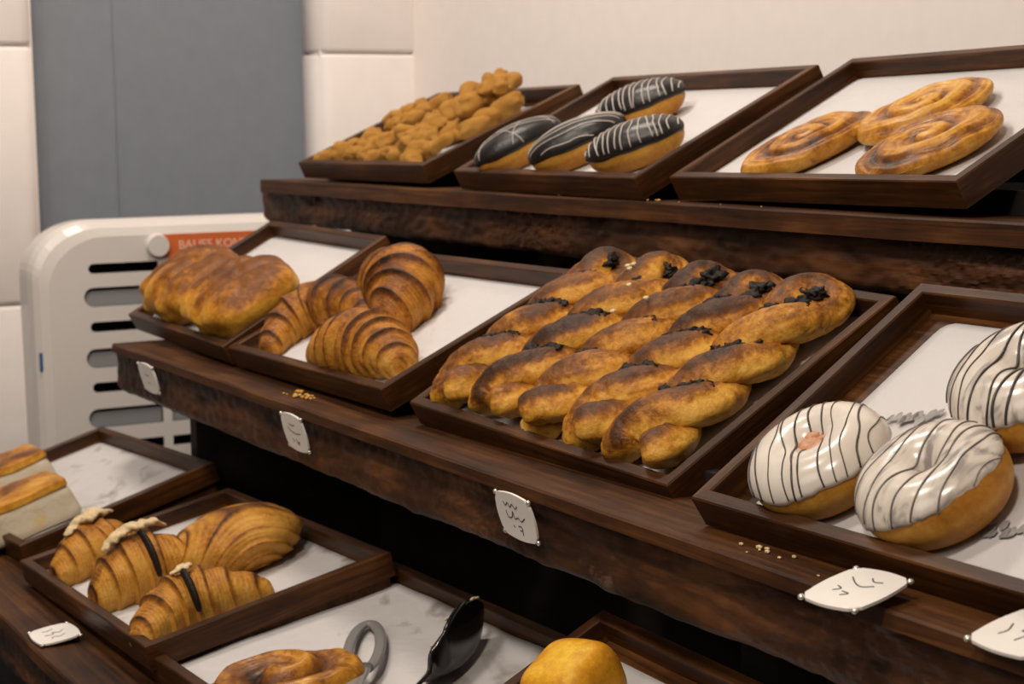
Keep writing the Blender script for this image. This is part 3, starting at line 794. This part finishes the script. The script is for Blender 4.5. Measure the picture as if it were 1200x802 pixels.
cream(c1, [(.012, -.028, .048, .006), (.006, -.012, .054, .008), (.004, 0, .0565, .009), (.0, .012, .056, .008), (-.004, .026, .052, .007)], 1)
c2 = croissant(place('b2', .194, .060, 0), 'plump cream-topped croissant in the middle with a dark cleft', [(.012, -.050), (.008, -.026), (.006, 0), (.006, .03), (.0, .062)], .034, 72, 3.0, .15, 'nut_croissant', 'cream-topped croissants', lam=.006)
cream(c2, [(.010, -.030, .056, .006), (.008, -.020, .062, .008), (.008, -.008, .0665, .009), (.008, .002, .067, .008), (.006, .020, .066, .008), (.002, .034, .057, .006)], 2)
c3 = croissant(place('b2', .332, .062, 0), 'ridged croissant nearest the camera, along the right rail of its tray', [(.012, -.060), (-.008, -.02), (-.006, .02), (.006, .068)], .027, 73, 3.4, .20, 'nut_croissant', 'cream-topped croissants', dark=-.04, lam=.012)
cream(c3, [(-.008, -.012, .051, .004), (-.008, 0, .0535, .0045), (-.007, .008, .053, .004)], 3)
def cleft(root, path, s0, R, mat='chocolate'):
    """dark filling showing in a split across the top"""
    P = catmull([(x, y, 0) for x, y in path], 101); i = int((s0+1)*50); p = P[i]; t = (P[i+1]-P[i-1]).normalized(); sd = Vector((t.y, -t.x, 0))
    env = R*(.34+.66*(1-abs(s0)**1.9)); line = []
    for k in range(15):
        a = math.radians(-5+105*k/14); line.append(p+sd*(env*1.045*math.cos(a))+Vector((0, 0, env*1.045*.95*math.sin(a)+env*.76)))
    v, f = tube(line, lambda g: .0064*math.sin(PI*min(1, .12+.88*g))**.5, 10, .5, t); mesh_obj('dark_filling', v, f, MAT[mat], root)
cleft(c2, [(.012, -.050), (.008, -.026), (.006, 0), (.006, .03), (.0, .062)], .12, .034)
cleft(c3, [(.012, -.060), (-.008, -.02), (-.006, .02), (.006, .068)], -.02, .027)
def conch(M4, label, a, b, H, seed):
    root = thing('conch_bun', label, 'pastry', M4)
    C = Vector((a*.8, b*.14, 0))
    def disp(d, om, et):
        q = Vector((d.x*26, d.y*26, d.z*26+seed))
        dist = math.hypot((d.y-C.y)/b*1.30, (d.z/H+.45)*1.30, (d.x-C.x)/a*.12)
        ph = dist*3.9+.12*noise.noise(q*.7); fr = ph-math.floor(ph)
        saw = (fr/.88) if fr < .88 else (1-fr)/.12
        lm = math.sin(2*PI*4*ph)
        k = 1+.065*(saw-.5)+.03*noise.noise(q)+.006*lm
        t = .16+.55*max(0, 1-abs(fr-.88)/.13)+.09*lm+.22*fbm(q, 3)+.22*max(0, d.z/H*2)**2
        return d*k, t
    V, Fc, T = blob_mesh(a, b, H, 2.0, disp, None, 90, 150, .16, 2.1)
    mesh_obj('crust', V, Fc, MAT['nut_croissant'], root, tone=T)
conch(place('b2', .215, .148, -8), 'rounded conch-shaped bun with curved ridges at the right rear of its tray', .055, .060, .056, 75)
def bread_block(M4, label, sx, sy, h, seed):
    root = thing('cheese_bread_block', label, 'bread', M4, 'cut cheese bread blocks')
    N = 22; 
    def block(z0, z1, gx0, gx1, kind):
        V, T = [], []; ns, nt = 26, 72
        def disp(d, om, et):
            s = (d.z/(z1-z0)+.5); g = gx0+(gx1-gx0)*s
            q = Vector((d.x*30, d.y*30, d.z*30+seed))
            v = Vector((d.x*g, d.y*g, d.z))*(1+.02*noise.noise(q*1.3))
            if kind == 'crust':
                v.z += .003*noise.noise(Vector((d.x*40, d.y*40, seed)))
                t = .20+.42*max(0, d.z/(z1-z0)*2)*(.5+1.2*noise.noise(q*.7))+.25*fbm(q, 3)
            else:
                drip = noise.noise(Vector((om*2.6, seed, d.z*8))); 
                t = .18+1.5*max(0, drip-.02)*(.15+s)+.12*fbm(q, 2)
            return v, t
        V, Fc, T = blob_mesh(sx/2, sy/2, (z1-z0), 9, disp, None, ns, nt, 0, 6)
        V = [v+Vector((0, 0, z0)) for v in V]
        return V, Fc, T
    V, Fc, T = block(0, h*.86, 1.12, .97, 'crumb'); mesh_obj('crumb', V, Fc, MAT['crumb'], root, tone=T)
    V, Fc, T = block(h*.74, h, 1.0, .97, 'crust'); mesh_obj('golden_crust', V, Fc, MAT['loaf'], root, tone=T)
bread_block(place('b1', .258, .034, 0), 'cut block of cheese bread with dark golden top, front one at left picture edge', .070, .105, .047, 81)
bread_block(place('b1', .112, .060, 0), 'cut block of cheese bread behind the other, at left picture edge', .070, .104, .050, 84)
def yellow_bun():
    root = thing('yellow_bun', 'yellow-topped golden bun cut off by the bottom picture edge', 'bun', place('b4', .066, .148, 20))
    def disp(d, om, et):
        q = d*32+Vector((7, 0, 0)); topk = max(0, d.z/.0235)
        cr = noise.noise(q*1.0)
        return d*(1+.035*cr+.012*noise.noise(q*3)), .52-.42*max(0, min(1, (topk-.55)*3+cr*.9))*topk+.1*fbm(q*2, 2)
    V, Fc, T = blob_mesh(.0285, .028, .047, 3.4, disp, None, 70, 120, .06, 3.2)
    mesh_obj('crust', V, Fc, MAT['bun'], root, tone=T)
yellow_bun()

# ------------------------------------------------------------------ serving tongs
def ring_path(a, b, n, z=lambda t: 0): return [Vector((a*math.cos(2*PI*i/n), b*math.sin(2*PI*i/n), z(i/n))) for i in range(n)]
def closed_tube(pts, r, flat, nt=10):
    V = []; n = len(pts)
    for i, p in enumerate(pts):
        t = (pts[(i+1) % n]-pts[i-1]).normalized(); s = t.cross(Vector((0, 0, 1))).normalized(); u2 = s.cross(t)
        for j in range(nt):
            an = 2*PI*j/nt; V.append(p+s*(r*math.cos(an))+u2*(r*flat*math.sin(an)))
    return V, [(i*nt+j, ((i+1) % n)*nt+j, ((i+1) % n)*nt+(j+1) % nt, i*nt+(j+1) % nt) for i in range(n) for j in range(nt)]
def grey_tongs():
    root = thing('serving_tongs', 'grey clear plastic tongs with an oval ring head beside the dark swirl pastry', 'tongs', place('b3', .137, .127, -30, .004))
    V, Fc = closed_tube(ring_path(.058, .0125, 60, lambda t: .006+.004*math.cos(2*PI*t)), .0048, .55); mesh_obj('ring_head', V, Fc, MAT['clear'], root)
    v, f = tube([Vector((.052+.012*i, -.001*i, .012+.0012*i)) for i in range(12)], lambda g: .009-.002*g, 12, .35); mesh_obj('handle', v, f, MAT['clear'], root)
grey_tongs()
def black_spoon():
    root = thing('serving_spoon', 'black serving spoon with crumbs on its curved blade', 'spoon', place('b3', .236, .166, -52, .001) @ Matrix.Rotation(math.radians(38), 4, 'X') @ Matrix.Scale(1.3, 4))
    ns, nt = 44, 22; V = []
    for i in range(ns):
        g = i/(ns-1); x = -.045+.155*g
        wd = .021*math.sqrt(max(.02, 1-((g-.26)/.28)**2)) if g < .42 else .0
        wd = max(wd, .0062) if g > .05 else max(.004, wd)
        for j in range(nt):
            s = -1+2*j/(nt-1); bowl = .010*(1-s*s)*max(0, 1-((g-.25)/.27)**2)
            V.append(Vector((x, wd*s, .016+.006*g+.016*max(0, s)*max(0, 1-((g-.25)/.3)**2)-bowl)))
    o = mesh_obj('blade', V, grid_faces(ns, nt, False), MAT['black_plastic'], root)
    md = o.modifiers.new('thickness', 'SOLIDIFY'); md.thickness = .0022
    crumbs_patch(root, [(-.040+.004*i, .012+.0018*i, .028+.0006*i, .0011) for i in range(6)]+[(.01, .018, .034, .001), (.03, .012, .03, .001)], 'crumbs', MAT['cream'], 5)['kind'] = 'stuff'
black_spoon()

# ------------------------------------------------------------------ price tags
def price_tag(M4, label, w, h, strokes, bulge=.0017):
    """card in local XY, centre at origin, z out of the face"""
    root = thing('price_tag', label, 'price tag', M4, 'white price tags')
    pts = []
    def edge(ax, ay, bx, by, nx, ny):
        for i in range(10):
            t = i/10; k = bulge*math.sin(PI*t); pts.append((ax+(bx-ax)*t+nx*k, ay+(by-ay)*t+ny*k))
    c = .0050; a, b = w/2, h/2
    edge(-a+c, -b, a-c, -b, 0, -1); edge(a-c, -b, a, -b+c, 0, 0)
    edge(a, -b+c, a, b-c, 1, 0); edge(a, b-c, a-c, b, 0, 0)
    edge(a-c, b, -a+c, b, 0, 1); edge(-a+c, b, -a, b-c, 0, 0)
    edge(-a, b-c, -a, -b+c, -1, 0); edge(-a, -b+c, -a+c, -b, 0, 0)
    bm = bmesh.new(); A = [bm.verts.new((x, y, .0008)) for x, y in pts]; B = [bm.verts.new((x, y, -.0008)) for x, y in pts]
    n = len(pts); bm.faces.new(A); bm.faces.new(list(reversed(B)))
    for i in range(n): bm.faces.new((A[i], B[i], B[(i+1) % n], A[(i+1) % n]))
    bm_obj('card', bm, MAT['tag'], root)
    for sx in (-1, 1):
        for sy in (-1, 1):
            bm = bmesh.new(); bmesh.ops.create_icosphere(bm, subdivisions=2, radius=1)
            for v in bm.verts: v.co = Vector((sx*(a-.0012)+v.co.x*.0020, sy*(b-.0012)+v.co.y*.0020, v.co.z*.0016))
            bm_obj('corner_clip', bm, MAT['clip'], root, True)
    ls = []
    for s in strokes:
        P = catmull([(x*a, y*b, .0010) for x, y in s], max(12, 6*len(s))) if len(s) > 2 else [Vector((x*a, y*b, .0010)) for x, y in s]
        ls.append(P)
    tubes_obj('handwriting', ls, .00042, MAT['ink'], root, 5, .4)
S1 = [[(-.55, .62), (-.45, .45), (-.3, .62), (-.2, .42), (-.05, .60), (.1, .42), (.25, .58)], [(-.5, .2), (-.42, -.1), (-.2, -.02), (-.1, .25), (-.05, -.08), (.15, .02), (.3, -.12), (.55, .1)],
      [(-.25, -.45), (-.18, -.52)], [(.05, -.4), (.22, -.38), (.25, -.55), (.1, -.6), (.24, -.58), (.22, -.8)]]
S2 = [[(-.5, .25), (-.2, .05), (.2, -.02), (.6, .05)], [(-.3, .5), (-.1, .42), (.2, .48)], [(-.3, -.4), (-.2, -.55)], [(.05, -.35), (.12, -.6), (.3, -.45), (.2, -.7)]]
S3 = [[(-.55, .45), (-.2, .2), (.1, .1), (.4, .25)], [(0, .6), (.2, .45), (.45, .5)], [(-.5, -.1), (-.3, -.2), (-.45, -.35)], [(-.15, -.3), (.1, -.35), (-.05, -.5)]]
S4 = [[(-.6, .1), (-.45, -.2), (-.5, -.45)], [(-.2, .5), (.0, .2), (-.15, -.05), (.1, -.1), (.05, -.5)], [(.35, .4), (.5, .1), (.4, -.2), (.6, -.3)]]
def apron_tag(x, zt, strokes, label, w=.046, h=.029, spin=0):
    # top edge wedged under the ledge board, foot resting back on the apron
    M4 = Matrix.Translation((x+.004, .5695, zt+Z0-h/2+.0018)) @ Matrix.Rotation(PI/2, 4, 'X') @ Matrix.Rotation(math.radians(15), 4, 'X') @ Matrix.Rotation(math.radians(spin), 4, 'Z')
    price_tag(M4, label, w, h, strokes)
apron_tag(-1.021, -.2465, S1, 'white price tag with two scrawled lines on the apron below the chocolate twists', .047, .0310)
apron_tag(-1.407, -.2455, S2, 'white price tag with one long pen stroke on the apron below the croissants', .046, .0315)
apron_tag(-1.808, -.2470, [[(-.3, .3), (-.1, .2), (.2, .25)], [(-.2, -.3), (.1, -.4)]], 'faint white price tag on the apron below the pull-apart loaves', .050, .0300)
def flat_tag(x, y, z, spin, strokes, label, w, h, tilt=12):
    price_tag(Matrix.Translation((x, y, z+Z0+h/2*math.sin(math.radians(tilt)))) @ Matrix.Rotation(math.radians(tilt), 4, 'X') @ Matrix.Rotation(math.radians(spin), 4, 'Z'), label, w, h, strokes)
flat_tag(-.672, .569, -.2360, 6, S3, 'white price tag lying flat on the ledge in front of the donuts', .039, .042)
flat_tag(-.570, .584, -.2355, 0, S4, 'white price tag on the ledge, cut off at the right picture edge', .040, .042)
flat_tag(-1.521, .387, -.4405, 0, S4, 'white price tag lying on the lowest ledge before the cream-topped croissants', .046, .036, 7)

# ------------------------------------------------------------------ crumbs on the ledges
def crumbs(name, label, centre, spread, num, seed, mat='cream', big=.0016):
    rnd = random.Random(seed); bm = bmesh.new()
    for _ in range(num):
        x, y = rnd.gauss(0, spread[0]), rnd.uniform(-spread[1], spread[1]); r = big*rnd.uniform(.4, 1.2)
        g = bmesh.ops.create_icosphere(bm, subdivisions=1, radius=r)
        for v in g['verts']: v.co = Vector((v.co.x*1.4+x, v.co.y+y, v.co.z*.7+r*.6))
    o = bm_obj(name, bm, MAT[mat]); o.location = (centre[0], centre[1], centre[2]+Z0); o['kind'] = 'stuff'; tag(o, label, 'crumbs')
crumbs('crumbs', 'golden crumbs on the ledge in front of the croissant tray', (-1.455, .597, -.2372), (.016, .008), 22, 1, 'cookie', .0022)
crumbs('crumbs', 'pale flakes on the ledge below the chocolate twists', (-.765, .590, -.2372), (.020, .008), 9, 2)
crumbs('crumbs', 'scattered tiny crumbs along the top ledge', (-1.30, .858, -.0672), (.09, .004), 10, 3, 'cookie', .0014)
def nut_flakes():
    bm = bmesh.new(); rnd = random.Random(9)
    for u, v, h in ((.116, .172, .0535), (.118, .166, .0535), (.112, .169, .0535), (.135, .150, .051), (.150, .120, .049), (.168, .140, .05)):
        g = bmesh.ops.create_icosphere(bm, subdivisions=1, radius=.0022)
        for q in g['verts']: q.co = Vector((q.co.x*1.5+u, q.co.y+v, q.co.z*.6+h-FLOOR_D-.004))
    o = bm_obj('nut_flakes', bm, MAT['cream']); o.matrix_world = tray_frame('twist'); o['kind'] = 'stuff'; tag(o, 'pale nut flakes scattered on top of the chocolate twists', 'crumbs')
nut_flakes()

# ------------------------------------------------------------------ white vented air cooler
def cooler():
    X = -2.30; root = thing('air_cooler', 'white plastic air cooler with slotted front and orange label, behind the stand', 'air cooler', Matrix.Translation((X, .80, 0)))
    y0, y1, zt = .575-.80, 1.075-.80, Z0-.118
    out = []
    rc = .085
    for i in range(13):
        t = PI/2*i/12; out.append((y0+rc-rc*math.cos(t), zt-rc*.85+rc*.85*math.sin(t)))
    for i in range(13):
        t = PI/2*i/12; out.append((y1-rc+rc*math.sin(t), zt-rc*.85+rc*.85*math.cos(t)))
    out += [(y1-.012, .04), (y1-.03, .0), (y0+.03, .0), (y0+.012, .04), (y0+.010, Z0-.60), (y0+.002, Z0-.42)]
    bm = bmesh.new(); rows = []
    cy, cz = (y0+y1)/2, (zt)/2
    for dx, ins in ((0, .022), (-.004, .011), (-.011, .004), (-.022, 0), (-.070, .002), (-.085, .012)):
        rows.append([bm.verts.new((dx, cy+(y-cy)*(1-ins/((y1-y0)/2)), cz+(z-cz)*(1-ins/(zt/2)))) for y, z in out])
    n = len(out)
    for a, b in zip(rows, rows[1:]):
        for i in range(n): bm.faces.new((a[i], a[(i+1) % n], b[(i+1) % n], b[i]))
    bm.faces.new(rows[0]); bm.faces.new(list(reversed(rows[-1])))
    shell = bm_obj('shell', bm, MAT['plastic'], root, False); shell.data.materials.append(MAT['vent_dark'])
    # cut the vent slots
    cb = bmesh.new(); slots = []
    def capsule(bmx, ya, yb, zc, hh, xa, xb, ra=True, rb=False):
        P = []; m = 8
        if rb: P += [(yb-hh+hh*math.cos(-PI/2+PI*i/m), zc+hh*math.sin(-PI/2+PI*i/m)) for i in range(m+1)]
        else: P += [(yb, zc-hh), (yb, zc+hh)]
        if ra: P += [(ya+hh-hh*math.cos(-PI/2+PI*i/m), zc-hh*math.sin(-PI/2+PI*i/m)) for i in range(m+1)]
        else: P += [(ya, zc+hh), (ya, zc-hh)]
        A = [bmx.verts.new((xa, y, z)) for y, z in P]; B = [bmx.verts.new((xb, y, z)) for y, z in P]
        bmx.faces.new(A); bmx.faces.new(list(reversed(B)))
        for i in range(len(P)): bmx.faces.new((A[i], B[i], B[(i+1) % len(P)], A[(i+1) % len(P)]))
    zs = [(-.1815, .0065, 0), (-.219, .0125, 1), (-.2585, .0065, 0), (-.300, .0125, 1), (-.339, .0065, 0), (-.380, .0125, 1), (-.419, .0065, 0), (-.459, .0125, 1), (-.499, .0065, 0), (-.54, .0125, 1)]
    for z, hh, g in zs:
        for ya, yb, ra, rb in ((.643 if g else .650, .744, True, False), (.757, .870, False, False), (.883, 1.0, False, True)):
            capsule(cb, ya-.80, yb-.80, Z0+z, hh, .02, -.035, ra, rb); slots.append((ya-.80, yb-.80, z, hh, g, ra, rb))
    bmesh.ops.recalc_face_normals(cb, faces=cb.faces[:])
    me = bpy.data.meshes.new('cut'); cb.to_mesh(me); cb.free(); cut = bpy.data.objects.new('cut', me); COL.objects.link(cut); cut.parent = root
    bm_ = shell.modifiers.new('slots', 'BOOLEAN'); bm_.object = cut; bm_.operation = 'DIFFERENCE'; bm_.solver = 'EXACT'
    dg = bpy.context.evaluated_depsgraph_get(); dg.update()
    nm = bpy.data.meshes.new_from_object(shell.evaluated_get(dg)); shell.modifiers.clear(); shell.data = nm; nm.name = 'shell'
    bpy.data.objects.remove(cut)
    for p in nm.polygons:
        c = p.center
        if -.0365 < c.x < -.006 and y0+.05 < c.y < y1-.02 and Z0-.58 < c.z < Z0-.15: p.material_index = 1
    for p in nm.polygons: p.use_smooth = False
    for ya, yb, z, hh, g, ra, rb in slots:
        if not g: continue
        b2 = bmesh.new(); capsule(b2, ya+.001, yb-.001, Z0+z-.0022, hh-.0026, -.0035, -.018, ra, rb)
        bm_obj('louvre', b2, MAT['louvre'], root)
    lab = box('orange_label', (-.001, .752-.80, Z0-.1705), (.0012, .905-.80, Z0-.140), MAT['orange'], root)
    tx = bpy.data.curves.new('lettering', 'FONT'); tx.body = 'BAUES KONFOR'; tx.size = .0165; tx.extrude = .0003
    to = bpy.data.objects.new('t', tx); COL.objects.link(to); dg = bpy.context.evaluated_depsgraph_get(); dg.update()
    tm = bpy.data.meshes.new_from_object(to.evaluated_get(dg)); bpy.data.objects.remove(to)
    tm.materials.clear(); tm.materials.append(MAT['label_text'])
    t2 = bpy.data.objects.new('lettering', tm); COL.objects.link(t2); t2.parent = lab
    t2.matrix_local = Matrix.Translation((.0015, .773-.80, Z0-.1605)) @ Matrix.Rotation(PI/2, 4, 'Z') @ Matrix.Rotation(PI/2, 4, 'X')
    bm = bmesh.new(); r = bmesh.ops.create_cone(bm, cap_ends=True, segments=40, radius1=.0165, radius2=.014, depth=.010)
    for v in bm.verts: v.co = Vector((v.co.z+.004, v.co.y+.744-.80, v.co.x+Z0-.1545))
    bm_obj('round_button', bm, MAT['plastic'], root, False)
    box('blue_sticker', (-.009, .583-.80, Z0-.312), (-.004, .593-.80, Z0-.288), MAT['blue'], root)
    return root
cooler()
